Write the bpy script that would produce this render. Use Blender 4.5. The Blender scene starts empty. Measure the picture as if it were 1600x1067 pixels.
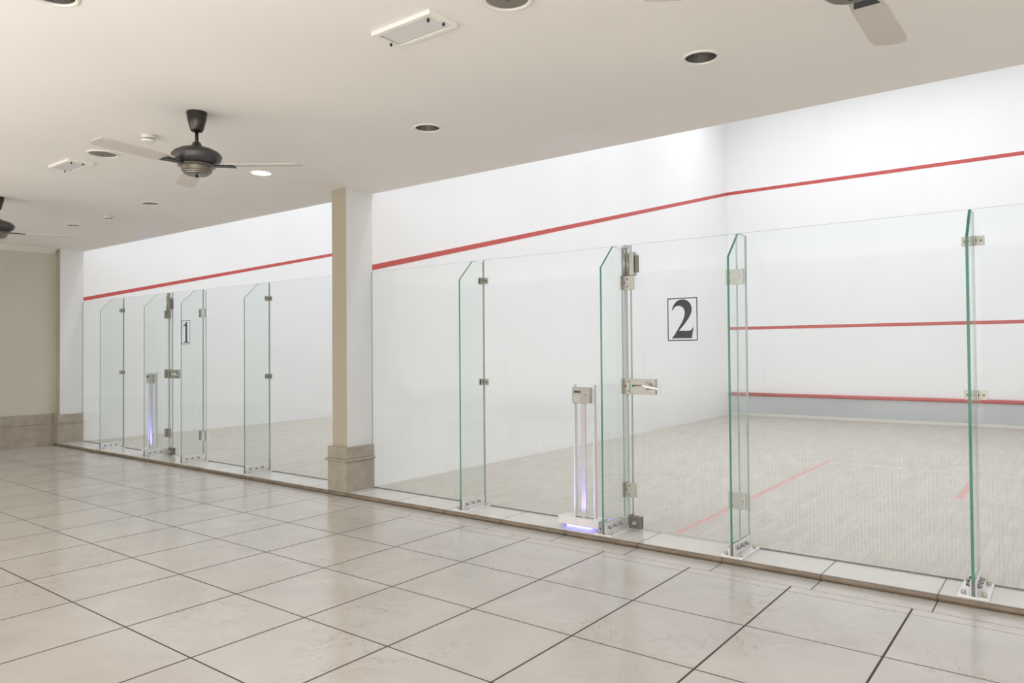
import bpy, bmesh, math, random
from mathutils import Vector, Matrix
S = bpy.context.scene
C = S.collection
random.seed(4)
PI = math.pi

# ------------------------------------------------------------------ camera
YAW, PITCH, ROLL, F = 37.4457, 0.9881, -0.4457, 1145.9
cam_d = bpy.data.cameras.new('camera')
cam = bpy.data.objects.new('camera', cam_d)
C.objects.link(cam)
y_, p_, r_ = map(math.radians, (YAW, PITCH, ROLL))
fw = Vector((-math.sin(y_) * math.cos(p_), math.cos(y_) * math.cos(p_), math.sin(p_)))
rt = Vector((math.cos(y_), math.sin(y_), 0))
up = rt.cross(fw)
r2 = rt * math.cos(r_) + up * math.sin(r_)
u2 = -rt * math.sin(r_) + up * math.cos(r_)
cam.matrix_world = Matrix(((r2.x, u2.x, -fw.x, 5.68), (r2.y, u2.y, -fw.y, -5.0748), (r2.z, u2.z, -fw.z, 1.384), (0, 0, 0, 1)))
cam_d.sensor_width = 36
cam_d.lens = F * 36 / 1600
cam_d.shift_y = -7.09 / 1600
cam_d.clip_start = 0.05
S.camera = cam

# ------------------------------------------------------------------ world, exposure
S.view_settings.view_transform = 'Standard'
S.view_settings.look = 'None'
S.view_settings.gamma = 1
S.view_settings.exposure = 0.0
W = bpy.data.worlds.new('world')
S.world = W
W.use_nodes = True
W.node_tree.nodes['Background'].inputs[0].default_value = (0.9, 0.95, 1, 1)
W.node_tree.nodes['Background'].inputs[1].default_value = 0.0
S.cycles.max_bounces = 14
S.cycles.diffuse_bounces = 7
S.cycles.transparent_max_bounces = 40
S.cycles.glossy_bounces = 6
S.cycles.caustics_reflective = False
S.cycles.caustics_refractive = False

def area(name, loc, rot, sx, sy, power, col):
    l = bpy.data.lights.new(name, 'AREA')
    l.shape = 'RECTANGLE'
    l.size, l.size_y, l.energy, l.color = sx, sy, power, col
    o = bpy.data.objects.new(name, l)
    C.objects.link(o)
    o.location, o.rotation_euler = loc, rot
    return o

# rows of lamps under the high ceilings of the two courts
CCOL = (0.905, 0.945, 1.0)
for cx, sx in ((3.2, 5.2), (-3.48, 5.2)):
    for cy, pw in ((1.05, 76), (4.2, 76), (7.6, 95)):
        area('court_lamp', (cx, cy, 6.45), (0, 0, 0), sx, 0.35, pw, CCOL)
# added fill lights, out of view, at the right end and rear of the lobby
area('lobby_fill', (8.9, -4.6, 1.5), (math.radians(90), 0, math.radians(90)), 8.2, 2.7, 60, (1.0, 0.985, 0.96))
area('lobby_fill', (7.1, -8.9, 1.5), (math.radians(90), 0, 0), 3.5, 2.7, 60, (1.0, 0.985, 0.96))
# added fill light, low near the rear wall, aimed up to brighten the ceiling
area('lobby_ceiling_fill', (0.8, -7.95, 0.12), (math.radians(180), 0, 0), 14.5, 0.2, 620, (1.0, 0.985, 0.975))

# ------------------------------------------------------------------ materials
def mat(name, col=(0.8, 0.8, 0.8), rough=0.5, metal=0.0, spec=0.5, emit=None, es=0):
    m = bpy.data.materials.new(name)
    m.use_nodes = True
    b = m.node_tree.nodes['Principled BSDF']
    b.inputs['Base Color'].default_value = (*col, 1)
    b.inputs['Roughness'].default_value = rough
    b.inputs['Metallic'].default_value = metal
    b.inputs['Specular IOR Level'].default_value = spec
    if emit:
        b.inputs['Emission Color'].default_value = (*emit, 1)
        b.inputs['Emission Strength'].default_value = es
    return m

class N:
    def __init__(s, m):
        s.t = m.node_tree
        s.b = s.t.nodes.get('Principled BSDF')
    def n(s, typ, **kw):
        x = s.t.nodes.new(typ)
        for k, v in kw.items(): setattr(x, k, v)
        return x
    def l(s, a, b): s.t.links.new(a, b)
    def pos(s): return s.n('ShaderNodeNewGeometry').outputs['Position']
    def xyz(s):
        q = s.n('ShaderNodeSeparateXYZ'); s.l(s.pos(), q.inputs[0]); return q.outputs
    def m(s, op, a, b=None, c=None):
        q = s.n('ShaderNodeMath', operation=op)
        for i, v in enumerate((a, b, c)):
            if v is None: continue
            if isinstance(v, (int, float)): q.inputs[i].default_value = v
            else: s.l(v, q.inputs[i])
        return q.outputs[0]
    def mix(s, f, a, b, mode='MIX'):
        q = s.n('ShaderNodeMix', data_type='RGBA', blend_type=mode)
        for i, v in ((0, f), (6, a), (7, b)):
            if isinstance(v, (int, float)): q.inputs[i].default_value = v
            elif isinstance(v, tuple): q.inputs[i].default_value = (*v, 1)
            else: s.l(v, q.inputs[i])
        return q.outputs[2]
    def noise(s, scale, detail=3, rough=0.5, vec=None, dist=0.0):
        q = s.n('ShaderNodeTexNoise')
        q.inputs['Scale'].default_value = scale
        q.inputs['Detail'].default_value = detail
        q.inputs['Roughness'].default_value = rough
        q.inputs['Distortion'].default_value = dist
        s.l(vec if vec is not None else s.pos(), q.inputs['Vector'])
        return q.outputs[0]
    def ramp(s, f, a, b):
        q = s.n('ShaderNodeMapRange')
        q.inputs[1].default_value, q.inputs[2].default_value = a, b
        s.l(f, q.inputs[0]); return q.outputs[0]
    def bump(s, h, strength, dist=0.002):
        q = s.n('ShaderNodeBump'); q.inputs['Strength'].default_value = strength
        q.inputs['Distance'].default_value = dist
        s.l(h, q.inputs['Height']); s.l(q.outputs[0], s.b.inputs['Normal'])

def line_mask(k, coord, x0, step, width):
    f = k.m('FRACT', k.m('DIVIDE', k.m('SUBTRACT', coord, x0 - 50 * step), step))
    d = k.m('MULTIPLY', k.m('MINIMUM', f, k.m('SUBTRACT', 1, f)), step)
    return k.m('LESS_THAN', d, width / 2)

TX0, TSX, TY0, TSY = 4.9625, 0.6405, -1.3635, 0.6341
BAND0, BAND1 = -0.69, -0.59
JX0, JSX = 4.435, 0.62

def marble_base(k, c1, c2, vein, dark=0.5):
    cloud = k.noise(1.9, 5, 0.6, dist=0.6)
    col = k.mix(k.ramp(cloud, 0.3, 0.7), c1, c2)
    v = k.noise(3.1, 9, 0.62, dist=1.2)
    vm = k.ramp(k.m('ABSOLUTE', k.m('SUBTRACT', v, 0.5)), 0.010, 0.0)
    patch = k.ramp(k.noise(1.3, 2), 0.46, 0.62)
    col = k.mix(k.m('MULTIPLY', k.m('MULTIPLY', vm, patch), dark), col, vein)
    return col

M = {}
def mk_floor():
    m = mat('lobby_marble_tiles', rough=0.16, spec=1.0); k = N(m)
    x, y, z = k.xyz()
    col = marble_base(k, (0.495, 0.465, 0.43), (0.565, 0.54, 0.505), (0.34, 0.29, 0.24), 0.6)
    # tone changes a little from tile to tile
    cx = k.m('FLOOR', k.m('DIVIDE', k.m('SUBTRACT', x, TX0 - 50 * TSX), TSX))
    cy = k.m('FLOOR', k.m('DIVIDE', k.m('SUBTRACT', y, TY0 - 50 * TSY), TSY))
    cv = k.n('ShaderNodeCombineXYZ'); k.l(cx, cv.inputs[0]); k.l(cy, cv.inputs[1])
    wn = k.n('ShaderNodeTexWhiteNoise'); k.l(cv.outputs[0], wn.inputs[0])
    col = k.mix(k.m('MULTIPLY', wn.outputs[0], 0.16), col, (0.41, 0.38, 0.345))
    inband = k.m('MULTIPLY', k.m('GREATER_THAN', y, BAND0), k.m('LESS_THAN', y, BAND1))
    col = k.mix(k.m('MULTIPLY', inband, 0.22), col, (0.60, 0.50, 0.44))
    tiles = k.m('LESS_THAN', y, BAND0)
    tiles2 = k.m('LESS_THAN', y, BAND1)
    strip = k.m('GREATER_THAN', y, BAND1)
    gx = k.m('MULTIPLY', line_mask(k, x, TX0, TSX, 0.011), tiles2)
    gy = k.m('MULTIPLY', line_mask(k, y, TY0, TSY, 0.0085), k.m('LESS_THAN', y, TY0 + 0.1))
    gs = k.m('MULTIPLY', line_mask(k, x, JX0, JSX, 0.007), strip)
    b0 = k.m('LESS_THAN', k.m('ABSOLUTE', k.m('SUBTRACT', y, BAND0)), 0.0022)
    b1 = k.m('LESS_THAN', k.m('ABSOLUTE', k.m('SUBTRACT', y, BAND1)), 0.0022)
    g = k.m('MAXIMUM', k.m('MAXIMUM', gx, gy), k.m('MAXIMUM', gs, k.m('MAXIMUM', b0, b1)))
    col = k.mix(g, col, (0.075, 0.06, 0.045))
    k.l(col, k.b.inputs['Base Color'])
    r = k.m('ADD', 0.13, k.m('MULTIPLY', k.noise(7, 4), 0.10))
    k.l(k.m('ADD', r, k.m('MULTIPLY', g, 0.5)), k.b.inputs['Roughness'])
    k.l(k.m('SUBTRACT', 1.0, k.m('MULTIPLY', g, 0.85)), k.b.inputs['Specular IOR Level'])
    k.bump(k.m('SUBTRACT', k.m('MULTIPLY', k.noise(2.2, 2), 0.4), g), 0.25, 0.0015)
    return m
M['floor'] = mk_floor()

def mk_sill():
    m = mat('sill_marble', rough=0.13); k = N(m); x, y, z = k.xyz()
    col = marble_base(k, (0.66, 0.64, 0.60), (0.72, 0.70, 0.66), (0.45, 0.41, 0.36), 0.3)
    col = k.mix(line_mask(k, x, JX0, JSX, 0.008), col, (0.13, 0.115, 0.10))
    k.l(col, k.b.inputs['Base Color']); return m
M['sill'] = mk_sill()

def mk_nosing():
    m = mat('sill_nosing_stone', rough=0.28); k = N(m); x, y, z = k.xyz()
    col = k.mix(k.ramp(k.noise(9, 5, 0.7), 0.35, 0.7), (0.15, 0.112, 0.075), (0.235, 0.185, 0.135))
    col = k.mix(line_mask(k, x, JX0, JSX, 0.008), col, (0.06, 0.045, 0.03))
    k.l(col, k.b.inputs['Base Color']); return m
M['nosing'] = mk_nosing()

def mk_plinth():
    m = mat('plinth_limestone', rough=0.3); k = N(m)
    col = k.mix(k.ramp(k.noise(6, 7, 0.65, dist=0.5), 0.3, 0.72), (0.30, 0.265, 0.215), (0.42, 0.38, 0.32))
    k.l(col, k.b.inputs['Base Color']); k.bump(k.noise(60, 3), 0.15, 0.001); return m
M['plinth'] = mk_plinth()

def mk_paint(name, col, rough=0.6, grain=0.0, blotch=0.03):
    m = mat(name, col, rough, spec=0.3); k = N(m)
    d = tuple(c * (1 - blotch * 2) for c in col)
    k.l(k.mix(k.ramp(k.noise(0.8, 3), 0.3, 0.75), d, col), k.b.inputs['Base Color'])
    if grain: k.bump(k.noise(220, 2, 0.7), grain, 0.002)
    return m
M['ceiling'] = mk_paint('lobby_ceiling_paint', (0.855, 0.83, 0.80), 0.75)
M['beige'] = mk_paint('beige_wall_paint', (0.46, 0.42, 0.335), 0.65, 0.1)
M['sage'] = mk_paint('textured_sage_wall', (0.56, 0.55, 0.47), 0.75, 0.6)
M['cornice'] = mk_paint('cornice_paint', (0.74, 0.71, 0.65), 0.6)
M['rear'] = mk_paint('off_white_wall_paint', (0.72, 0.71, 0.69), 0.65)
M['pale'] = mk_paint('pillar_side_paint', (0.74, 0.75, 0.745), 0.6)

def mk_court_wall():
    m = mat('court_wall_plaster', (0.86, 0.86, 0.86), 0.55, spec=0.3); k = N(m)
    x, y, z = k.xyz()
    col = k.mix(k.ramp(k.noise(0.9, 3), 0.3, 0.7), (0.85, 0.85, 0.85), (0.875, 0.875, 0.875))
    # faint ball marks, thicker low down where balls hit
    v = k.n('ShaderNodeTexVoronoi'); v.inputs['Scale'].default_value = 2.3
    k.l(k.pos(), v.inputs['Vector'])
    spot = k.ramp(v.outputs['Distance'], 0.05, 0.02)
    sc = k.n('ShaderNodeSeparateColor'); k.l(v.outputs['Color'], sc.inputs[0])
    keep = k.m('GREATER_THAN', sc.outputs[0], 0.55)
    low = k.m('LESS_THAN', z, 2.3)
    col = k.mix(k.m('MULTIPLY', k.m('MULTIPLY', spot, keep), k.m('MULTIPLY', low, 0.13)), col, (0.5, 0.5, 0.48))
    k.l(col, k.b.inputs['Base Color'])
    return m
M['court'] = mk_court_wall()

def mk_wood():
    m = mat('court_maple_strips', rough=0.42, spec=0.35); k = N(m); x, y, z = k.xyz()
    cv = k.n('ShaderNodeCombineXYZ'); k.l(y, cv.inputs[0]); k.l(x, cv.inputs[1])
    br = k.n('ShaderNodeTexBrick')
    br.offset = 0.37; br.offset_frequency = 2
    k.l(cv.outputs[0], br.inputs['Vector'])
    br.inputs['Color1'].default_value = (0.59, 0.54, 0.475, 1)
    br.inputs['Color2'].default_value = (0.515, 0.465, 0.40, 1)
    br.inputs['Mortar'].default_value = (0.30, 0.26, 0.22, 1)
    br.inputs['Scale'].default_value = 1.0
    br.inputs['Mortar Size'].default_value = 0.0016
    br.inputs['Mortar Smooth'].default_value = 0.3
    br.inputs['Brick Width'].default_value = 0.30
    br.inputs['Row Height'].default_value = 0.075
    mp = k.n('ShaderNodeMapping'); mp.inputs['Scale'].default_value = (14, 4, 1)
    k.l(k.pos(), mp.inputs['Vector'])
    grain = k.noise(1.0, 5, 0.6, vec=mp.outputs[0])
    col = k.mix(k.m('MULTIPLY', k.ramp(grain, 0.35, 0.75), 0.35), br.outputs[0], (0.645, 0.61, 0.555))
    worn = k.ramp(k.noise(0.7, 4, 0.6), 0.4, 0.65)
    col = k.mix(k.m('MULTIPLY', worn, 0.25), col, (0.60, 0.575, 0.535))
    k.l(col, k.b.inputs['Base Color']); return m
M['wood'] = mk_wood()

def mk_worn_line():
    m = mat('worn_red_floor_line', rough=0.45, spec=0.3); k = N(m)
    col = k.mix(k.ramp(k.noise(5, 5, 0.7), 0.35, 0.65), (0.62, 0.33, 0.30), (0.62, 0.42, 0.38))
    k.l(col, k.b.inputs['Base Color']); return m
M['worn'] = mk_worn_line()
M['faint'] = mat('faded_floor_line', (0.54, 0.455, 0.41), 0.45)
M['red'] = mk_paint('red_line_paint', (0.56, 0.105, 0.095), 0.5)
M['tin'] = mk_paint('grey_tin_paint', (0.56, 0.575, 0.585), 0.4, blotch=0.05)
M['skirt'] = mat('cream_skirting', (0.72, 0.70, 0.63), 0.5)

def mk_glass(name, tint):
    m = bpy.data.materials.new(name); m.use_nodes = True
    t = m.node_tree; t.nodes.clear()
    o = t.nodes.new('ShaderNodeOutputMaterial'); mx = t.nodes.new('ShaderNodeMixShader')
    tr = t.nodes.new('ShaderNodeBsdfTransparent'); tr.inputs[0].default_value = (*tint, 1)
    gl = t.nodes.new('ShaderNodeBsdfGlossy'); gl.inputs['Roughness'].default_value = 0.0
    gl.inputs[0].default_value = (0.9, 0.95, 0.93, 1)
    fr = t.nodes.new('ShaderNodeFresnel'); fr.inputs[0].default_value = 1.45
    # a reversed face must reflect like the outer one
    ge = t.nodes.new('ShaderNodeNewGeometry')
    mi = t.nodes.new('ShaderNodeMath'); mi.operation = 'SUBTRACT'; mi.inputs[0].default_value = 1
    mu = t.nodes.new('ShaderNodeMath'); mu.operation = 'MULTIPLY'
    t.links.new(ge.outputs['Backfacing'], mi.inputs[1])
    t.links.new(fr.outputs[0], mu.inputs[0]); t.links.new(mi.outputs[0], mu.inputs[1])
    t.links.new(mu.outputs[0], mx.inputs[0])
    t.links.new(tr.outputs[0], mx.inputs[1]); t.links.new(gl.outputs[0], mx.inputs[2])
    t.links.new(mx.outputs[0], o.inputs[0])
    return m
M['glass'] = mk_glass('clear_screen_glass', (0.972, 0.984, 0.986))
M['fin_glass'] = mk_glass('fin_glass', (0.965, 0.984, 0.977))
M['acrylic'] = mk_glass('clear_acrylic', (0.98, 0.985, 0.98))
M['edge'] = mat('polished_green_glass_edge', (0.06, 0.235, 0.17), 0.15)
M['edge_pale'] = mat('grey_glass_edge', (0.34, 0.385, 0.375), 0.2)
M['edge_acr'] = mat('frosted_acrylic_edge', (0.72, 0.71, 0.73), 0.3)

def mk_stripes():
    m = bpy.data.materials.new('frosted_stripe_film'); m.use_nodes = True
    t = m.node_tree; t.nodes.clear()
    o = t.nodes.new('ShaderNodeOutputMaterial'); mx = t.nodes.new('ShaderNodeMixShader')
    tr = t.nodes.new('ShaderNodeBsdfTransparent')
    d = t.nodes.new('ShaderNodeBsdfDiffuse'); d.inputs[0].default_value = (0.80, 0.80, 0.80, 1)
    t2 = t.nodes.new('ShaderNodeBsdfTranslucent'); t2.inputs[0].default_value = (0.80, 0.80, 0.80, 1)
    m2 = t.nodes.new('ShaderNodeMixShader'); m2.inputs[0].default_value = 0.45
    t.links.new(d.outputs[0], m2.inputs[1]); t.links.new(t2.outputs[0], m2.inputs[2])
    mx.inputs[0].default_value = 0.16
    t.links.new(tr.outputs[0], mx.inputs[1]); t.links.new(m2.outputs[0], mx.inputs[2])
    t.links.new(mx.outputs[0], o.inputs[0])
    return m
M['stripe'] = mk_stripes()

M['steel'] = mat('satin_nickel', (0.43, 0.425, 0.39), 0.38, 0.75)
M['steel_pale'] = mat('brushed_aluminium_plate', (0.84, 0.84, 0.84), 0.36, 0.35)
M['chrome'] = mat('chrome_bolt', (0.28, 0.28, 0.29), 0.15, 1.0)
M['brass'] = mat('dull_brass_bolt', (0.50, 0.46, 0.38), 0.4, 0.6)
M['dark'] = mat('gap_shade_black', (0.02, 0.02, 0.02), 0.6)
M['screw'] = mat('dark_screw', (0.17, 0.16, 0.14), 0.4, 0.5)
M['gasket'] = mat('dark_gasket', (0.17, 0.19, 0.19), 0.6)
M['seal'] = mat('grey_door_seal', (0.50, 0.56, 0.55), 0.5)
M['lockbox'] = mat('gunmetal_lock', (0.20, 0.19, 0.17), 0.35, 0.7)
M['white_plastic'] = mat('white_plastic', (0.76, 0.75, 0.73), 0.35)
M['box_plastic'] = mat('taupe_plastic', (0.44, 0.435, 0.395), 0.45)
M['lcd'] = mat('dark_lcd', (0.05, 0.05, 0.075), 0.2)
M['vinyl'] = mat('dark_vinyl', (0.045, 0.05, 0.058), 0.5)
M['green'] = mat('green_badge', (0.03, 0.28, 0.15), 0.4)
M['maroon'] = mat('maroon_badge_print', (0.22, 0.05, 0.05), 0.4)
M['strip_lilac'] = mat('translucent_light_guide', (0.56, 0.54, 0.57), 0.35)
M['led'] = mat('blue_led', (0.1, 0.1, 0.9), 0.4, emit=(0.10, 0.10, 1.0), es=9)
M['pewter'] = mat('dark_pewter', (0.06, 0.053, 0.047), 0.25, 0.85)
M['pewter2'] = mat('grey_painted_motor', (0.075, 0.07, 0.07), 0.34, 0.5)
M['drum'] = mat('aged_silver_drum', (0.19, 0.175, 0.145), 0.28, 0.7)
M['blade'] = mat('pale_fan_blade', (0.60, 0.57, 0.52), 0.5)
M['black'] = mat('black_metal', (0.012, 0.012, 0.012), 0.4, 0.3)
M['ring'] = mat('white_lamp_ring', (0.78, 0.76, 0.70), 0.4)
M['reflector'] = mat('silver_reflector', (0.50, 0.49, 0.465), 0.22, 0.9)
M['lamp_on'] = mat('lit_lamp', (1, 1, 1), 0.4, emit=(1.0, 0.95, 0.86), es=7)
M['lamp_off'] = mat('unlit_lamp_glass', (0.62, 0.62, 0.60), 0.3)
M['mesh'] = mat('grey_speaker_mesh', (0.24, 0.21, 0.18), 0.6, 0.3)
def mk_prism():
    m = mat('prismatic_diffuser', (0.66, 0.66, 0.64), 0.25); k = N(m); x, y, z = k.xyz()
    s = k.m('MULTIPLY', k.m('SINE', k.m('MULTIPLY', k.m('ADD', x, y), 600)), k.m('SINE', k.m('MULTIPLY', k.m('SUBTRACT', x, y), 600)))
    k.l(k.mix(k.ramp(s, -0.4, 0.6), (0.72, 0.72, 0.71), (0.58, 0.58, 0.57)), k.b.inputs['Base Color'])
    return m
M['prism'] = mk_prism()

# ------------------------------------------------------------------ mesh helpers
def box(bm, x0, x1, y0, y1, z0, z1, mi=0):
    vs = [bm.verts.new(p) for p in ((x0, y0, z0), (x1, y0, z0), (x1, y1, z0), (x0, y1, z0), (x0, y0, z1), (x1, y0, z1), (x1, y1, z1), (x0, y1, z1))]
    fs = []
    for q in ((0, 3, 2, 1), (4, 5, 6, 7), (0, 1, 5, 4), (1, 2, 6, 5), (2, 3, 7, 6), (3, 0, 4, 7)):
        f = bm.faces.new([vs[i] for i in q]); f.material_index = mi; fs.append(f)
    return fs

def lathe(bm, prof, c=(0, 0, 0), n=32, axis='z', mi=0, smooth=True, caps=True):
    rings = []
    for r, h in prof:
        ring = []
        for i in range(n):
            a = 2 * PI * i / n
            u, v = r * math.cos(a), r * math.sin(a)
            if axis == 'z': p = (c[0] + u, c[1] + v, c[2] + h)
            elif axis == 'x': p = (c[0] + h, c[1] + u, c[2] + v)
            else: p = (c[0] + u, c[1] + h, c[2] + v)
            ring.append(bm.verts.new(p))
        rings.append(ring)
    for a, b in zip(rings, rings[1:]):
        for i in range(n):
            f = bm.faces.new((a[i], a[(i + 1) % n], b[(i + 1) % n], b[i])); f.smooth = smooth; f.material_index = mi
    if caps:
        for r_ in (rings[0], rings[-1]):
            f = bm.faces.new(r_); f.material_index = mi

def prism(bm, pts, d0, d1, plane='yz', mi=0, edge_mi=None):
    """extrude a 2D outline between d0 and d1 along the axis that is missing from plane"""
    def P(p, d):
        if plane == 'yz': return (d, p[0], p[1])
        if plane == 'xz': return (p[0], d, p[1])
        return (p[0], p[1], d)
    a = [bm.verts.new(P(p, d0)) for p in pts]
    b = [bm.verts.new(P(p, d1)) for p in pts]
    f = bm.faces.new(a); f.material_index = mi
    f = bm.faces.new(b[::-1]); f.material_index = mi
    n = len(pts)
    for i in range(n):
        f = bm.faces.new((a[i], b[i], b[(i + 1) % n], a[(i + 1) % n])); f.material_index = mi if edge_mi is None else (edge_mi[i] if isinstance(edge_mi, list) else edge_mi)

def obj(name, bm, mats, parent=None, bevel=0.0, seg=2, normals=True):
    if normals: bmesh.ops.recalc_face_normals(bm, faces=bm.faces[:])
    me = bpy.data.meshes.new(name); bm.to_mesh(me); bm.free()
    for m in (mats if isinstance(mats, (list, tuple)) else [mats]): me.materials.append(m)
    o = bpy.data.objects.new(name, me); C.objects.link(o)
    if parent: o.parent = parent
    if bevel:
        b = o.modifiers.new('bevel', 'BEVEL'); b.width = bevel; b.segments = seg; b.limit_method = 'ANGLE'
    return o

def boxo(name, dims, m, parent=None, bevel=0.0):
    bm = bmesh.new(); box(bm, *dims); return obj(name, bm, m, parent, bevel)

def struct(o, label=None):
    o['kind'] = 'structure'
    if label: o['label'] = label
    return o

def thing(name, loc, label, cat, group=None):
    o = bpy.data.objects.new(name, None); C.objects.link(o)
    o.location = loc; o.empty_display_size = 0.1
    o['label'] = label; o['category'] = cat
    if group: o['group'] = group
    return o

def copy_thing(src, loc, label):
    r = src.copy(); C.objects.link(r); r.location = loc; r['label'] = label
    for ch in list(src.children):
        c = ch.copy(); C.objects.link(c); c.parent = r
        for g in list(ch.children):
            d = g.copy(); C.objects.link(d); d.parent = c
    return r

# ------------------------------------------------------------------ dimensions
ZL, ZC, GT = -0.035, 2.996, 2.19          # lobby floor, lobby ceiling, glass top
SY = -0.385                               # front of the sill
X1, XP0, XP1, X2 = -6.73, -0.22, 0.0, 6.4  # court 1 wall, divider faces, court 2 right wall
L = 9.75
XL, XR, YB, CH = -6.86, 9.0, -9.0, 6.6

# ------------------------------------------------------------------ setting
struct(boxo('floor', (XL, XR, YB, SY + 0.03, ZL - 0.1, ZL), M['floor']), 'polished cream marble tile floor of the lobby with dark grout')
f1 = struct(boxo('floor', (X1, XP0, 0.0, L, -0.135, 0), M['wood']), 'pale maple strip floor of the far court 1')
f2 = struct(boxo('floor', (XP1, X2, 0.0, L, -0.135, 0), M['wood']), 'pale maple strip floor of court 2 with worn red lines')
def mark(parent, name, x0, x1, y0, y1, m, label):
    o = boxo(name, (x0, x1, y0, y1, 0.0, 0.0008), m, parent); o['label'] = label
mark(f2, 'floor_line', 3.27, 3.33, 0.02, 4.42, M['worn'], 'worn red half court line')
mark(f2, 'floor_line', 4.80, 4.86, 2.66, 4.27, M['worn'], 'red side line of the service box')
mark(f2, 'floor_line', 4.86, X2, 2.66, 2.71, M['faint'], 'faded back line of the service box')
mark(f2, 'floor_line', 3.33, X2, 4.26, 4.31, M['faint'], 'faded short line')
mark(f1, 'floor_line', X1, XP0, 2.66, 2.69, M['faint'], 'faded line across court 1')
mark(f1, 'floor_line', X1, XP0, 1.55, 1.575, M['faint'], 'faded line across court 1')

# sill with its brown nosing
bm = bmesh.new(); box(bm, XL, XR, SY + 0.02, 0.0, -0.135, 0.0)
sill = struct(obj('trim_1', bm, M['sill']), 'low raised marble sill under the glass screens')
bm = bmesh.new()
prism(bm, [(SY + 0.024, -0.035), (SY + 0.010, -0.034), (SY + 0.001, -0.026), (SY, -0.016), (SY + 0.003, -0.006), (SY + 0.012, 0.0), (SY + 0.024, 0.0008)], XL, XR, 'yz')
ns = obj('nosing', bm, M['nosing'], sill); ns['label'] = 'brown rounded stone edge of the sill'

# ceilings
def holed_ceiling(name, x0, x1, y0, y1, z, holes, m):
    cu = bpy.data.curves.new(name, 'CURVE'); cu.dimensions = '2D'; cu.fill_mode = 'BOTH'
    def poly(pts):
        s = cu.splines.new('POLY'); s.points.add(len(pts) - 1); s.use_cyclic_u = True
        for p, q in zip(s.points, pts): p.co = (q[0], q[1], 0, 1)
    poly([(x0, y0), (x1, y0), (x1, y1), (x0, y1)])
    for hx, hy, r in holes:
        poly([(hx + r * math.cos(2 * PI * i / 32), hy + r * math.sin(2 * PI * i / 32)) for i in range(32)])
    o = bpy.data.objects.new(name, cu); C.objects.link(o)
    dg = bpy.context.evaluated_depsgraph_get()
    me = bpy.data.meshes.new_from_object(o.evaluated_get(dg))
    bpy.data.objects.remove(o)
    bm = bmesh.new(); bm.from_mesh(me)
    bmesh.ops.remove_doubles(bm, verts=bm.verts[:], dist=1e-5)
    ex = bmesh.ops.extrude_face_region(bm, geom=bm.faces[:])
    for v in ex['geom']:
        if isinstance(v, bmesh.types.BMVert): v.co.z += 0.03
    for v in bm.verts: v.co.z += z
    return obj(name, bm, m)

CAN = 0.088
lights = [(4.064, -1.221, 'off'), (1.985, -1.238, 'off'), (-0.113, -1.213, 'on'), (-2.228, -1.16, 'off'), (-4.325, -1.108, 'off'), (2.051, -3.72, 'off')]
struct(holed_ceiling('ceiling', XL, XR, YB, 0.03, ZC, [(a, b, CAN) for a, b, c in lights], M['ceiling']), 'warm white painted lobby ceiling')
struct(boxo('wall_upper', (XL, XR, -0.15, 0.03, ZC + 0.03, CH), M['court']), 'white wall above the lobby ceiling edge facing the courts')
struct(boxo('ceiling', (XL, XR, 0.03, L + 0.2, CH, CH + 0.1), M['court']), 'high white ceiling of the courts')

# walls of the courts
fw1 = struct(boxo('wall_front', (X1 - 0.2, X2 + 0.2, L, L + 0.2, -0.1, CH), M['court']), 'white front wall of the squash courts')
wd = struct(boxo('wall_middle', (XP0, XP1, 0.0, L, -0.1, CH), M['court']), 'white side wall dividing court 1 from court 2')
wl = struct(boxo('wall_left', (X1 - 0.2, X1, 0.0, L, -0.1, CH), M['court']), 'white side wall of the far court 1')
wr = struct(boxo('wall_right', (X2, X2 + 0.2, 0.0, L, -0.1, CH), M['court']), 'white right side wall of court 2')
def side_line(parent, x, s):
    bm = bmesh.new()
    prism(bm, [(0.0, 2.205), (L, 4.555), (L, 4.62), (0.0, 2.262)], x, x + s * 0.003, 'yz')
    o = obj('out_line', bm, M['red'], parent); o['label'] = 'sloping red out line'
side_line(wd, XP1, 1); side_line(wl, X1, 1); side_line(wr, X2, -1)
for x0, x1 in ((X1, XP0), (XP1, X2)):
    o = boxo('out_line', (x0, x1, L - 0.003, L, 4.555, 4.62), M['red'], fw1); o['label'] = 'red out line high on the front wall'
    o = boxo('service_line', (x0, x1, L - 0.003, L, 1.755, 1.815), M['red'], fw1); o['label'] = 'red service line across the front wall'
o = boxo('skirting', (XP1, X2, L - 0.05, L, 0.0, 0.055), M['skirt'], fw1, 0.004); o['label'] = 'thin cream skirting strip below the grey tin'
# the tin of court 2
t = thing('tin', (3.2, L, 0.055), 'grey tin board with red top rail along the foot of the front wall', 'tin')
boxo('board', (-3.2, 3.2, -0.03, 0.0, 0.0, 0.365), M['tin'], t)
bm = bmesh.new(); lathe(bm, [(0.034, -3.2), (0.034, 3.2)], (0, -0.034, 0.385), 16, 'x')
o = obj('top_rail', bm, M['red'], t); o['label'] = 'rounded red top rail'

# lobby walls
lw = struct(boxo('wall_left', (XL - 0.2, XL, YB, -0.02, ZL, ZC), M['sage']), 'textured sage beige wall at the left end of the lobby')
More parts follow.
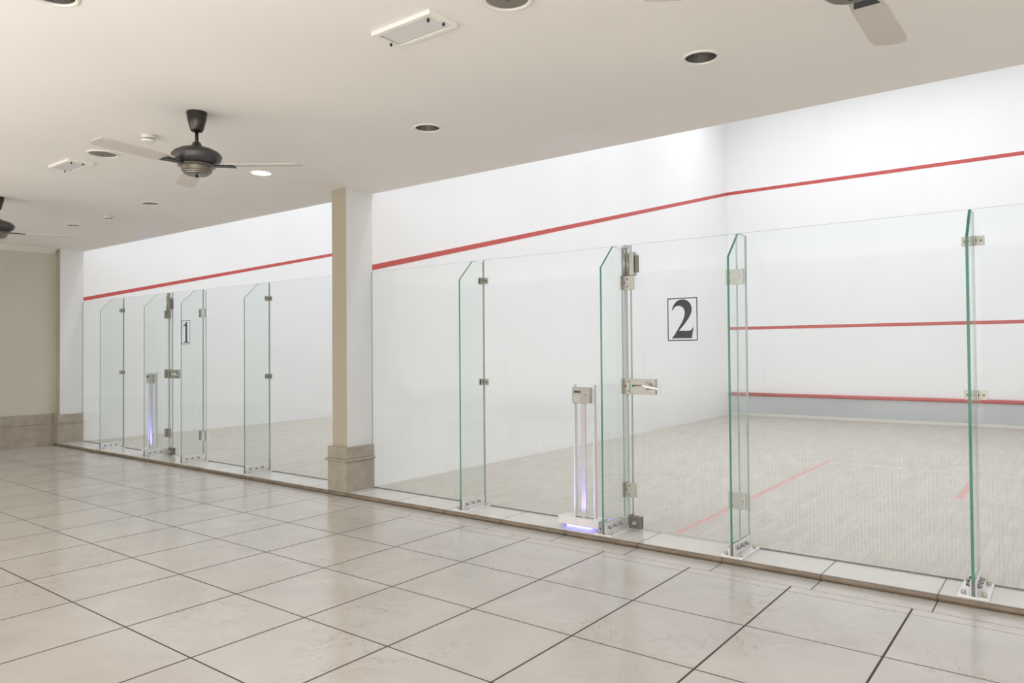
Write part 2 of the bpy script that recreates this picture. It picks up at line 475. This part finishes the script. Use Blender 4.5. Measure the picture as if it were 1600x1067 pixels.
# left wall base: stone plinth with moulding, top band and cornice
o = boxo('plinth', (XL, XL + 0.03, YB, -0.36, ZL, 0.30), M['plinth'], lw, 0.003); o['label'] = 'stone plinth along the left wall'
o = boxo('plinth_band', (XL, XL + 0.022, YB, -0.36, 0.32, 0.455), M['plinth'], lw, 0.003); o['label'] = 'upper stone band'
o = boxo('moulding', (XL, XL + 0.045, YB, -0.36, 0.30, 0.325), M['plinth'], lw, 0.006); o['label'] = 'rounded stone bead'
bm = bmesh.new()
prism(bm, [(XL, ZC - 0.075), (XL + 0.012, ZC - 0.075), (XL + 0.03, ZC - 0.05), (XL + 0.07, ZC - 0.02), (XL + 0.08, ZC), (XL, ZC)], YB, -0.36, 'xz')
o = obj('cornice', bm, M['cornice'], lw); o['label'] = 'white plaster cornice'
struct(boxo('wall_back', (XL, XR, YB - 0.2, YB, ZL, ZC), M['rear']), 'off-white rear wall of the lobby')
struct(boxo('wall_right', (XR, XR + 0.2, YB, 0.0, ZL, ZC), M['rear']), 'off-white right end wall of the lobby')
struct(boxo('wall_side', (X2 + 0.2, XR, 0.0, 0.2, -0.1, CH), M['beige']), 'beige wall past court 2')

struct(boxo('added_light_baffle', (XL + 0.03, XR - 0.03, -7.75, -7.70, ZL, 0.21), M['rear'], None, 0.004), 'unseen low baffle added at the rear of the lobby to hide the fill light')  # added only to keep the upward fill light out of glass reflections

# pillars
def pillar(xa, xb, label, plx, side):
    yf = -0.335
    t = thing('pillar', ((xa + xb) / 2, yf / 2, 0), label, 'pillar')
    ox, oy = (xa + xb) / 2, yf / 2
    bm = bmesh.new(); fs = box(bm, xa - ox, xb - ox, yf - oy, -oy, 0.43, ZC)
    for f in fs: f.material_index = 0
    bm.normal_update()
    for f in fs:
        if f.normal.x > 0.9: f.material_index = 1
    obj('shaft', bm, [M['beige'], M['pale']], t, 0.002)
    lo, hi = plx
    boxo('plinth', (lo - ox, hi - ox, yf - 0.035 - oy, -0.012 - oy, 0, 0.30), M['plinth'], t, 0.003)
    boxo('plinth_band', (lo - ox, hi - ox, yf - 0.035 - oy, -0.012 - oy, 0.322, 0.44), M['plinth'], t, 0.004)
    boxo('moulding', (lo - 0.02 * side - ox, hi + 0.02 - ox, yf - 0.058 - oy, -0.012 - oy, 0.30, 0.322), M['plinth'], t, 0.008)
    return t
pillar(XP0, XP1, 'beige pillar on a stone plinth between the two courts', (XP0 - 0.035, XP1 + 0.032), 1)
pillar(XL, X1, 'narrow pilaster on a stone plinth at the far left corner', (XL, X1 + 0.032), 0)

# ------------------------------------------------------------------ glass panels
GY0, GY1 = -0.012, 0.0
def pane_bm(w, h, t0=GY0, t1=GY1):
    bm = bmesh.new(); fs = box(bm, 0, w, t0, t1, 0, h); bm.normal_update()
    for f in fs: f.material_index = 0 if abs(f.normal.y) > 0.9 else 1
    return bm
def stripes(w, parent, y=-0.0128, m0=0.012):
    bm = bmesh.new(); n = int((w - 2 * m0) / 0.0224)
    for i in range(n + 1):
        x = m0 + i * 0.0224
        vs = [bm.verts.new(p) for p in ((x, y, 0.012), (x + 0.0034, y, 0.012), (x + 0.0034, y, 0.74), (x, y, 0.74))]
        bm.faces.new(vs)
    o = obj('frosted_stripes', bm, M['stripe'], parent, normals=False); o['label'] = 'band of fine frosted vertical stripes on the lower glass'
    return o
def panel(x0, x1, label, group):
    t = thing('glass_screen', (x0, 0, 0), label, 'glass screen', group)
    obj('pane', pane_bm(x1 - x0, GT), [M['glass'], M['edge_pale']], t)
    stripes(x1 - x0, t)
    o = boxo('gasket', (0, x1 - x0, -0.019, GY0, 0, 0.008), M['gasket'], t)
    return t
G2, G1 = 'fixed glass panels of court 2', 'fixed glass panels of court 1'
panel(0.001, 1.479, 'fixed glass panel of court 2 right beside the beige pillar', G2)
panel(1.486, 2.960, 'fixed glass panel of court 2 behind the blue-lit stand, left of the door', G2)
panel(3.804, 5.214, 'wide fixed glass panel just right of the door numbered 2', G2)
panel(5.226, X2 - 0.002, 'glass panel at the right edge of the photo, past the last fin', G2)
panel(X1 + 0.001, -5.366, 'far left glass panel of court 1 next to the corner pilaster', G1)
panel(-5.359, -3.973, 'far fixed glass panel in front of which the more distant lit stand glows', G1)
panel(-3.197, -1.766, 'fixed glass panel of court 1 just right of the door numbered 1', G1)
panel(-1.759, XP0 - 0.001, 'glass panel of court 1 ending at the left of the beige pillar', G1)

# ------------------------------------------------------------------ fins
def cyl(bm, c, r, h, axis='z', n=16, mi=0): lathe(bm, [(r, 0), (r, h)], c, n, axis, mi)
FT = 0.0075
def make_fin(y0, clamps):
    t = thing('glass_fin', (0, 0, 0), '', 'glass fin', 'upright glass fins bracing the screens')
    bm = bmesh.new()
    prism(bm, [(y0, 0.012), (-0.016, 0.012), (-0.016, 2.165), (-0.165, 2.165), (y0, 1.99)], -FT, FT, 'yz', 0, [2, 2, 2, 1, 1])
    obj('pane', bm, [M['fin_glass'], M['edge'], M['edge_pale']], t)
    b = boxo('base_plate', (-0.075, 0.075, y0 - 0.012, -0.022, 0, 0.012), M['steel_pale'], t, 0.002)
    for sx in (-1, 1):
        for yy in (y0 + 0.03, -0.055):
            bm = bmesh.new(); cyl(bm, (sx * 0.05, yy, 0.012), 0.013, 0.022, n=8)
            obj('anchor_bolt', bm, M['brass'], b, 0.0015)
    for sx in (-1, 1):
        bm = bmesh.new(); a0, a1 = sorted((sx * (FT + 0.001), sx * (FT + 0.008)))
        prism(bm, [(y0 + 0.004, 0.012), (-0.03, 0.012), (-0.03, 0.09), (y0 + 0.004, 0.09)], a0, a1, 'yz')
        a = obj('angle_plate', bm, M['steel_pale'], t, 0.0015)
        for j in range(3):
            bm = bmesh.new(); x0 = sx * (FT + 0.008)
            lathe(bm, [(0.0115, 0), (0.0115, sx * 0.012), (0.007, sx * 0.013), (0.007, sx * 0.024)], (x0, y0 + 0.06 + j * 0.077, 0.056), 12, 'x')
            obj('bolt', bm, M['chrome'], a)
    bm = bmesh.new(); box(bm, -FT - 0.001, FT + 0.001, y0 - 0.003, y0 + 0.001, 0.012, 0.088)
    obj('end_cap', bm, M['gasket'], t)
    for zc in clamps:
        bm = bmesh.new()
        for sx in (-1, 1):
            a0, a1 = sorted((sx * (FT + 0.001), sx * 0.058))
            box(bm, a0, a1, -0.019, -0.013, zc - 0.028, zc + 0.028)
            a0, a1 = sorted((sx * (FT + 0.001), sx * (FT + 0.007)))
            box(bm, a0, a1, -0.062, -0.019, zc - 0.028, zc + 0.028)
        c = obj('clamp', bm, M['steel'], t, 0.001)
        for sx in (-1, 1):
            bm = bmesh.new(); cyl(bm, (sx * 0.040, -0.024, zc), 0.007, 0.005, 'y', 10); cyl(bm, (sx * (FT + 0.007), -0.043, zc), 0.006, sx * 0.005, 'x', 10)
            obj('screw', bm, M['screw'], c)
    return t
finA = make_fin(-0.335, (2.0, 1.097))
finB = make_fin(-0.345, ())
def put(src, first, loc, label):
    if first: src.location = loc; src['label'] = label; return src
    return copy_thing(src, loc, label)
put(finA, True, (1.483, 0, 0), 'clear glass fin with two clamps, first one right of the beige pillar')
put(finA, False, (5.220, 0, 0), 'nearest glass fin with bright green edge and two clamps, at the right of the photo')
put(finA, False, (-5.362, 0, 0), 'clear glass fin farthest left, near the corner pilaster')
put(finA, False, (-1.758, 0, 0), 'clear glass fin with two clamps, first one left of the beige pillar')
put(finB, True, (2.893, 0, 0), 'green-edged glass fin left of the court 2 door, beside the lit stand')
put(finB, False, (3.868, 0, 0), 'green-edged glass fin right of the numeral 2, at the door hinges')
put(finB, False, (-4.055, 0, 0), 'glass fin left of the court 1 door, in front of the far lit stand')
put(finB, False, (-3.115, 0, 0), 'glass fin right of the court 1 door, just beside the numeral 1')

# ------------------------------------------------------------------ doors
def frame_and_glyph(parent, x0, x1, z0, z1, outlines, y, label):
    bm = bmesh.new(); w = 0.0075
    for b in ((x0, x1, z1 - w, z1), (x0, x1, z0, z0 + w), (x0, x0 + w, z0 + w, z1 - w), (x1 - w, x1, z0 + w, z1 - w)):
        box(bm, b[0], b[1], y - 0.0008, y, b[2], b[3])
    fr = obj('number_frame', bm, M['vinyl'], parent); fr['label'] = 'thin dark rectangle around the numeral'
    bm = bmesh.new()
    prism(bm, [(x0 + u * (x1 - x0), z1 - v * (z1 - z0)) for u, v in outlines], y - 0.0008, y, 'xz')
    g = obj('numeral', bm, M['vinyl'], parent); g['label'] = label

def smooth(pts, closed_flags=None, n=5):
    """Catmull-Rom through runs of curve points, corners marked with a third value"""
    out = []; N_ = len(pts)
    for i in range(N_):
        p1, p2 = pts[i], pts[(i + 1) % N_]
        p0 = p1 if len(p1) > 2 else pts[i - 1]
        p3 = p2 if len(p2) > 2 else pts[(i + 2) % N_]
        if len(p1) > 2 and len(p2) > 2: out.append(p1[:2]); continue
        for j in range(n):
            s = j / n
            out.append(tuple(0.5 * (2 * p1[a] + (p2[a] - p0[a]) * s + (2 * p0[a] - 5 * p1[a] + 4 * p2[a] - p3[a]) * s * s + (3 * p1[a] - p0[a] - 3 * p2[a] + p3[a]) * s ** 3) for a in (0, 1)))
    return out
raw2 = [(325, 378, 1), (345, 320), (385, 255), (440, 212), (515, 195), (582, 212), (632, 255), (658, 310), (664, 370), (648, 435), (610, 510), (540, 610), (445, 718, 1), (600, 718), (645, 708), (668, 688), (684, 660, 1), (694, 660, 1), (675, 760, 1), (662, 842, 1), (320, 845, 1), (380, 768), (440, 672), (500, 570), (530, 500), (546, 425), (538, 370), (507, 326), (450, 303), (402, 312), (362, 340), (335, 383, 1)]
g2 = []
for p in raw2:
    u = (p[0] - 251) / 509; top = 182 - 25 * u; bot = 888 - 5 * u
    g2.append(((p[0] - 251) / 509, (p[1] - top) / (bot - top)) + ((1,) if len(p) > 2 else ()))
glyph2 = smooth(g2)
g1 = [(0.20, 0.235, 1), (0.38, 0.165), (0.50, 0.085), (0.56, 0.075, 1), (0.66, 0.075, 1), (0.66, 0.84, 1), (0.69, 0.885), (0.76, 0.905), (0.86, 0.91, 1), (0.86, 0.94, 1), (0.24, 0.94, 1), (0.24, 0.91, 1), (0.34, 0.905), (0.42, 0.885), (0.45, 0.84, 1), (0.45, 0.26, 1), (0.41, 0.225), (0.34, 0.225), (0.22, 0.262, 1)]
glyph1 = smooth(g1)

def lock_set(t):
    """all coordinates relative to the lock side edge of the door"""
    # patch fittings where the door shuts against the post
    lk = boxo('lock_case', (0.002, 0.212, -0.05, -0.012, 1.036, 1.152), M['steel'], t, 0.002)
    boxo('end_block', (0.212, 0.245, -0.040, -0.012, 1.036, 1.152), M['acrylic'], lk, 0.002)
    bm = bmesh.new(); lathe(bm, [(0.030, 0), (0.030, -0.010), (0.022, -0.016), (0.022, -0.030)], (0.155, -0.05, 1.103), 24, 'y')
    obj('rosette', bm, M['steel'], lk)
    bm = bmesh.new()
    prism(bm, [(0.118, 1.104), (0.135, 1.110), (0.165, 1.106), (0.258, 1.091), (0.263, 1.083), (0.256, 1.077), (0.205, 1.080), (0.165, 1.086), (0.140, 1.092)], -0.098, -0.080, 'xz')
    obj('lever', bm, M['steel_pale'], lk, 0.004)
    bm = bmesh.new(); lathe(bm, [(0.010, 0), (0.010, -0.006), (0.006, -0.007)], (0.03, -0.05, 1.100), 16, 'y')
    b = obj('badge', bm, M['green'], lk); b['label'] = 'small round green badge'
    bm = bmesh.new(); xx = 0.046
    for w_, h_ in ((0.008, 0.011), (0.007, 0.011), (0.008, 0.011), (0.004, 0.011), (0.008, 0.011), (0.007, 0.011)):
        box(bm, xx, xx + w_, -0.0508, -0.05, 1.098, 1.098 + h_); xx += w_ + 0.0025
    b = obj('badge_print', bm, M['maroon'], lk); b['label'] = 'row of tiny maroon characters beside the green badge'
    fl = boxo('floor_lock', (-0.025, 0.085, -0.055, -0.012, 0.012, 0.105), M['lockbox'], t, 0.004)
    bm = bmesh.new(); lathe(bm, [(0.020, 0), (0.020, -0.012), (0.012, -0.014), (0.012, -0.020)], (0.035, -0.055, 0.055), 20, 'y'); cyl(bm, (-0.005, -0.035, 0.105), 0.008, 0.014); cyl(bm, (0.055, -0.035, 0.105), 0.005, 0.008)
    obj('cylinder', bm, M['steel'], fl)

def hinge(parent, x0, x1, z0, z1, fx):
    h = boxo('hinge', (x0, x1, -0.026, -0.0135, z0, z1), M['steel'], parent, 0.0015)
    bm = bmesh.new(); box(bm, x1 - 0.003, x1 + 0.002, -0.072, -0.026, z0, z1); 
    obj('flange', bm, M['steel_pale'], h, 0.001)
    bm = bmesh.new()
    for zz in (z0 + 0.025, z1 - 0.025):
        cyl(bm, (x0 + 0.03, -0.030, zz), 0.006, 0.004, 'y', 10)
    cyl(bm, (x1 - 0.022, -0.030, (z0 + z1) / 2), 0.006, 0.004, 'y', 10)
    cyl(bm, (x1 - 0.003, -0.052, (z0 + z1) / 2), 0.006, -0.004, 'x', 10)
    obj('screw', bm, M['screw'], h)

def make_door(x0, x1, fin_x, label, num, nx0, nx1, nz0, nz1, outl):
    t = thing('glass_door', (x0, 0, 0), label, 'door', 'glass court doors')
    w = x1 - x0
    bm = bmesh.new(); fs = box(bm, 0, w, GY0, GY1, 0.006, GT); bm.normal_update()
    for f in fs: f.material_index = 0 if abs(f.normal.y) > 0.9 else 1
    obj('pane', bm, [M['glass'], M['edge_pale']], t)
    stripes(w, t)
    frame_and_glyph(t, nx0 - x0, nx1 - x0, nz0, nz1, outl, -0.0125, 'dark serif numeral %d' % num)
    for z0, z1 in ((1.83, 1.937), (0.255, 0.372)):
        hinge(t, x1 - x0 - 0.07, fin_x - x0 - FT - 0.005, z0, z1, fin_x - x0)
    lock_set(t)
    return t
make_door(2.968, 3.797, 3.868, 'glass door of court 2 with a large dark numeral 2 and a lever lock', 2, 3.271, 3.507, 1.439, 1.757, glyph2)
make_door(-3.966, -3.203, -3.115, 'far glass door of court 1 with a dark numeral 1', 1, -3.722, -3.508, 1.490, 1.803, glyph1)

# ------------------------------------------------------------------ slim posts on the lock side, with the closer
def make_post():
    t = thing('door_post', (0, 0, 0), '', 'door post', 'slim posts on the lock side of the doors')
    boxo('post', (-0.013, 0.012, -0.032, -0.0135, 0.0125, 2.19), M['seal'], t, 0.002)
    bm = bmesh.new()
    prism(bm, [(-0.022, 2.178), (0.036, 2.180), (0.036, 2.160), (0.026, 2.140), (0.020, 2.160), (-0.018, 2.160)], -0.048, -0.030, 'xz')
    obj('top_catch', bm, M['steel'], t, 0.001)
    for xx, z0, z1, r in ((0.006, 1.945, 2.15, 0.012), (0.038, 1.945, 2.13, 0.012)):
        bm = bmesh.new(); cyl(bm, (xx, -0.054, z0), r, z1 - z0, n=20)
        obj('tube', bm, M['steel'], t)
    boxo('closer', (0.052, 0.093, -0.066, -0.0135, 1.945, 2.125), M['steel'], t, 0.003)
    h = boxo('pull_tab', (0.098, 0.118, -0.055, -0.025, 1.968, 2.10), M['lockbox'], t, 0.003)
    for z0, z1 in ((1.838, 1.945), (1.036, 1.155), (0.245, 0.358)):
        bm = bmesh.new()
        box(bm, -0.020, 0.086 if z1 > 1.3 or z1 < 0.5 else 0.040, -0.050, -0.0405, z0, z1)
        box(bm, -0.0145, -0.008, -0.085, -0.050, z0, z1)
        p = obj('patch_plate', bm, M['steel'], t, 0.0012)
        bm = bmesh.new()
        for zz in (z0 + 0.024, z1 - 0.024): cyl(bm, (0.028, -0.054, zz), 0.0065, 0.004, 'y', 10)
        cyl(bm, (0.004, -0.054, (z0 + z1) / 2), 0.0065, 0.004, 'y', 10)
        obj('screw', bm, M['screw'], p)
    return t
post = make_post()
PX = 2.906 - 2.893
post.location = (2.926, 0, 0); post['label'] = 'near slim grey post with closer and patch plates, left edge of the large numeral door'
copy_thing(post, (-4.022, 0, 0), 'far slim grey post beside the door numbered one')

# ------------------------------------------------------------------ lit stands
def make_stand():
    t = thing('lit_stand', (0, 0, 0), '', 'stand', 'clear stands with blue-lit bases')
    boxo('base', (-0.188, 0.180, -0.055, 0.075, 0.018, 0.078), M['white_plastic'], t, 0.004)
    boxo('glow_strip', (-0.12, 0.10, -0.040, 0.06, 0.003, 0.0175), M['led'], t).__setitem__('label', 'blue light under the base')
    for x in (-0.15, 0.15):
        bm = bmesh.new(); cyl(bm, (x, 0.01, 0), 0.014, 0.018); obj('foot', bm, M['gasket'], t)
    bm = bmesh.new(); fs = box(bm, -0.058, 0.128, -0.012, 0.012, 0.078, 1.105); bm.normal_update()
    for f in fs: f.material_index = 0 if abs(f.normal.y) > 0.9 else 1
    obj('acrylic_sheet', bm, [M['acrylic'], M['edge_acr']], t)
    for x in (-0.060, 0.118):
        boxo('edge_rail', (x, x + 0.012, -0.018, 0.018, 0.078, 1.108), M['edge_acr'], t, 0.001)
    boxo('light_guide', (0.010, 0.052, -0.024, -0.0125, 0.078, 0.975), M['strip_lilac'], t, 0.001)
    b = boxo('control_box', (-0.048, 0.112, -0.055, -0.0125, 0.965, 1.088), M['box_plastic'], t, 0.004)
    boxo('display', (-0.030, 0.032, -0.057, -0.055, 1.045, 1.062), M['lcd'], b)
    bm = bmesh.new()
    for i in range(4): box(bm, -0.028, 0.024, -0.0565, -0.055, 0.978 + i * 0.014, 0.983 + i * 0.014)
    obj('vent_slots', bm, M['edge_acr'], b)
    bm = bmesh.new(); cyl(bm, (0.075, -0.058, 1.03), 0.006, 0.003, 'y', 12)
    obj('button', bm, M['screw'], b)
    return t
st = make_stand()
st.location = (2.62, -0.2, 0); st['label'] = 'clear acrylic stand with white blue-lit base, beside the court 2 door'
copy_thing(st, (-4.315, -0.115, 0), 'distant acrylic stand with blue glow, behind the fin left of the court 1 door')
def blue(loc, power, rot=(0, 0, 0), sx=0.03, sy=0.012):
    o = area('stand_blue_light', loc, rot, sx, sy, power, (0.28, 0.24, 1.0))
    o.data.spread = math.radians(26)
for cx, cy, k_ in ((2.62, -0.2, 1.0), (-4.315, -0.115, 2.5)):
    blue((cx + 0.031, cy - 0.046, 0.082), 0.32 * k_, (math.radians(180 - 8), 0, 0), 0.19, 0.012)

# ------------------------------------------------------------------ ceiling fans
def make_fan():
    t = thing('ceiling_fan', (0, 0, ZC), '', 'ceiling fan', 'ceiling fans of the lobby')
    bm = bmesh.new()
    lathe(bm, [(0.066, 0.0), (0.066, -0.012), (0.062, -0.035), (0.063, -0.040), (0.043, -0.118), (0.034, -0.131), (0.014, -0.136)], n=32)
    obj('canopy', bm, M['pewter'], t)
    bm = bmesh.new(); lathe(bm, [(0.0115, -0.13), (0.0115, -0.215)], n=16)
    obj('rod', bm, M['black'], t)
    bm = bmesh.new()
    lathe(bm, [(0.012, -0.196), (0.024, -0.204), (0.036, -0.228), (0.052, -0.236), (0.105, -0.250), (0.140, -0.268), (0.158, -0.288), (0.161, -0.300), (0.155, -0.308), (0.157, -0.315), (0.150, -0.322), (0.150, -0.328), (0.135, -0.338), (0.112, -0.350), (0.108, -0.356)], n=48)
    obj('motor_housing', bm, M['pewter2'], t)
    bm = bmesh.new()
    lathe(bm, [(0.100, -0.352), (0.120, -0.360), (0.121, -0.367), (0.099, -0.371), (0.097, -0.398), (0.090, -0.402), (0.089, -0.408), (0.080, -0.412), (0.078, -0.419), (0.066, -0.424)], n=48, smooth=False)
    obj('lower_drum', bm, M['drum'], t)
    bm = bmesh.new(); bmesh.ops.create_uvsphere(bm, u_segments=12, v_segments=8, radius=0.010, matrix=Matrix.Translation((0, 0, -0.432)))
    obj('knob', bm, M['black'], t)
    for k in range(3):
        R_ = Matrix.Rotation(math.radians(k * 120), 4, 'Z')
        bm = bmesh.new()
        prism(bm, [(0.10, -0.022), (0.17, -0.026), (0.25, -0.045), (0.25, 0.045), (0.17, 0.026), (0.10, 0.022)], -0.368, -0.362, 'xy')
        bmesh.ops.transform(bm, matrix=R_, verts=bm.verts[:])
        iron = obj('blade_iron', bm, M['black'], t)
        bm = bmesh.new()
        pts = [(0.20, -0.055), (0.30, -0.064), (0.62, -0.070), (0.68, -0.062), (0.70, -0.035), (0.705, 0.0), (0.70, 0.035), (0.69, 0.062), (0.62, 0.070), (0.30, 0.064), (0.20, 0.055)]
        prism(bm, pts, 0, 0.005, 'xy')
        T_ = R_ @ Matrix.Translation((0, 0, -0.361)) @ Matrix.Rotation(math.radians(7), 4, 'X')
        bmesh.ops.transform(bm, matrix=T_, verts=bm.verts[:])
        obj('blade', bm, M['blade'], t)
    return t
fan = make_fan()
def fan_at(o, x, y, deg):
    o.location = (x, y, ZC); o.rotation_euler = (0, 0, math.radians(deg))
fan['label'] = 'dark pewter ceiling fan fully in view, above the left of the lobby'
fan_at(fan, 1.02, -2.46, 38)
f_ = copy_thing(fan, (0, 0, 0), 'ceiling fan cut off by the left edge of the photo'); fan_at(f_, -3.10, -2.32, 65)
f_ = copy_thing(fan, (0, 0, 0), 'ceiling fan at the top right, only pale blades in view'); fan_at(f_, 5.1, -2.42, 90)

# ------------------------------------------------------------------ recessed downlights
def make_can(lit):
    t = thing('downlight', (0, 0, ZC), '', 'downlight', 'round recessed downlights')
    bm = bmesh.new()
    lathe(bm, [(0.106, 0.0), (0.106, -0.004), (0.100, -0.007), (0.090, -0.007), (0.086, -0.003), (0.0865, 0.004)], n=40, caps=False)
    obj('trim_ring', bm, M['ring'], t)
    bm = bmesh.new()
    lathe(bm, [(0.0865, 0.003), (0.0845, 0.03), (0.078, 0.09), (0.055, 0.125), (0.03, 0.13), (0.001, 0.13)], n=40, caps=False)
    # facets catch the light as vertical streaks
    for f in bm.faces: f.smooth = False
    obj('reflector', bm, M['reflector'], t)
    if lit:
        bm = bmesh.new(); lathe(bm, [(0.001, 0.012), (0.05, 0.010), (0.080, 0.016)], n=32, caps=False)
        o = obj('lamp', bm, M['lamp_on'], t); o['label'] = 'glowing lamp'
    else:
        bm = bmesh.new()
        for sx in (-0.02, 0.02): lathe(bm, [(0.012, 0.13), (0.012, 0.06), (0.006, 0.052)], (sx, 0, 0), 12)
        obj('lamp', bm, M['lamp_off'], t)
    return t
off = make_can(False); on = make_can(True)
labs = {0: 'unlit round downlight at the upper right of the ceiling', 1: 'unlit round downlight above the first bay of court 2',
        2: 'round downlight that is switched on, right of the dark fan', 3: 'unlit round downlight below and left of the fan, above court 1',
        4: 'small unlit downlight farthest away, near the left wall', 5: 'unlit round downlight cut by the top edge, upper left'}
used = False
for i, (a, b, s) in enumerate(lights):
    if s == 'on':
        on.location = (a, b, ZC); on['label'] = labs[i]; continue
    if not used: off.location = (a, b, ZC); off['label'] = labs[i]; used = True
    else: copy_thing(off, (a, b, ZC), labs[i])

# flush round speakers
def make_speaker():
    t = thing('ceiling_speaker', (0, 0, ZC), '', 'speaker', 'round ceiling speakers')
    bm = bmesh.new(); lathe(bm, [(0.124, 0), (0.124, -0.005), (0.117, -0.010), (0.104, -0.009), (0.098, -0.004), (0.098, 0)], n=40, caps=False)
    obj('trim_ring', bm, M['ring'], t)
    bm = bmesh.new(); lathe(bm, [(0.098, -0.001), (0.09, -0.005), (0.05, -0.007), (0.004, -0.0075)], n=40)
    obj('grille', bm, M['mesh'], t)
    bm = bmesh.new(); cyl(bm, (0, 0, -0.0095), 0.006, 0.003); obj('screw', bm, M['black'], t)
    return t
sp = make_speaker(); sp.location = (-0.532, -2.389, ZC); sp['label'] = 'round brown-grey ceiling speaker left of the dark fan'
copy_thing(sp, (3.643, -2.43, ZC), 'round brown-grey ceiling speaker cut by the top edge of the photo')

# smoke detectors
def make_detector():
    t = thing('smoke_detector', (0, 0, ZC), '', 'smoke detector', 'smoke detectors')
    bm = bmesh.new(); lathe(bm, [(0.050, 0), (0.050, -0.012), (0.047, -0.014), (0.047, -0.030)], n=32); obj('base', bm, M['cornice'], t)
    bm = bmesh.new(); lathe(bm, [(0.036, -0.030), (0.036, -0.038)], n=32); obj('sensor_slot', bm, M['black'], t)
    bm = bmesh.new(); lathe(bm, [(0.050, -0.037), (0.050, -0.044), (0.044, -0.050), (0.020, -0.052)], n=32); obj('cap', bm, M['ring'], t)
    return t
sd = make_detector(); sd.location = (0.258, -2.41, ZC); sd['label'] = 'white smoke detector just left of the dark fan'
copy_thing(sd, (-3.361, -1.114, ZC), 'small far smoke detector above court 1')

# rectangular light fittings
def make_fitting(w, d):
    t = thing('ceiling_light', (0, 0, ZC), '', 'ceiling light', 'rectangular ceiling light fittings')
    bm = bmesh.new(); b = 0.027; z0, z1 = -0.022, 0
    for q in ((-w / 2, w / 2, -d / 2, -d / 2 + b), (-w / 2, w / 2, d / 2 - b, d / 2), (-w / 2, -w / 2 + b, -d / 2 + b, d / 2 - b), (w / 2 - b, w / 2, -d / 2 + b, d / 2 - b)):
        box(bm, q[0], q[1], q[2], q[3], z0, z1)
    obj('frame', bm, M['ring'], t, 0.0015)
    boxo('gap_shade_panel', (-w / 2 + b, w / 2 - b, -d / 2 + b, d / 2 - b, -0.008, -0.001), M['dark'], t)  # near-black panel paints the shade in the gap around the diffuser
    boxo('diffuser', (-w / 2 + b + 0.009, w / 2 - b - 0.001, -d / 2 + b + 0.001, d / 2 - b - 0.007, -0.017, -0.010), M['prism'], t, 0.001)
    for x, y in ((w / 2 - b / 2 - 0.002, d * 0.08), (w / 2 - 0.045, -d / 2 + 0.04), (-w / 2 + b / 2, d * 0.12)):
        bm = bmesh.new(); box(bm, x - 0.006, x + 0.006, y - 0.004, y + 0.004, -0.037, -0.019)
        obj('clip', bm, M['black'], t, 0.002)
    return t
a = make_fitting(0.405, 0.20); a.location = (3.087, -2.477, ZC); a['label'] = 'large-looking rectangular light fitting at the top centre of the ceiling'
copy_thing(a, (-1.090, -2.407, ZC), 'small far rectangular light fitting left of the round speaker')
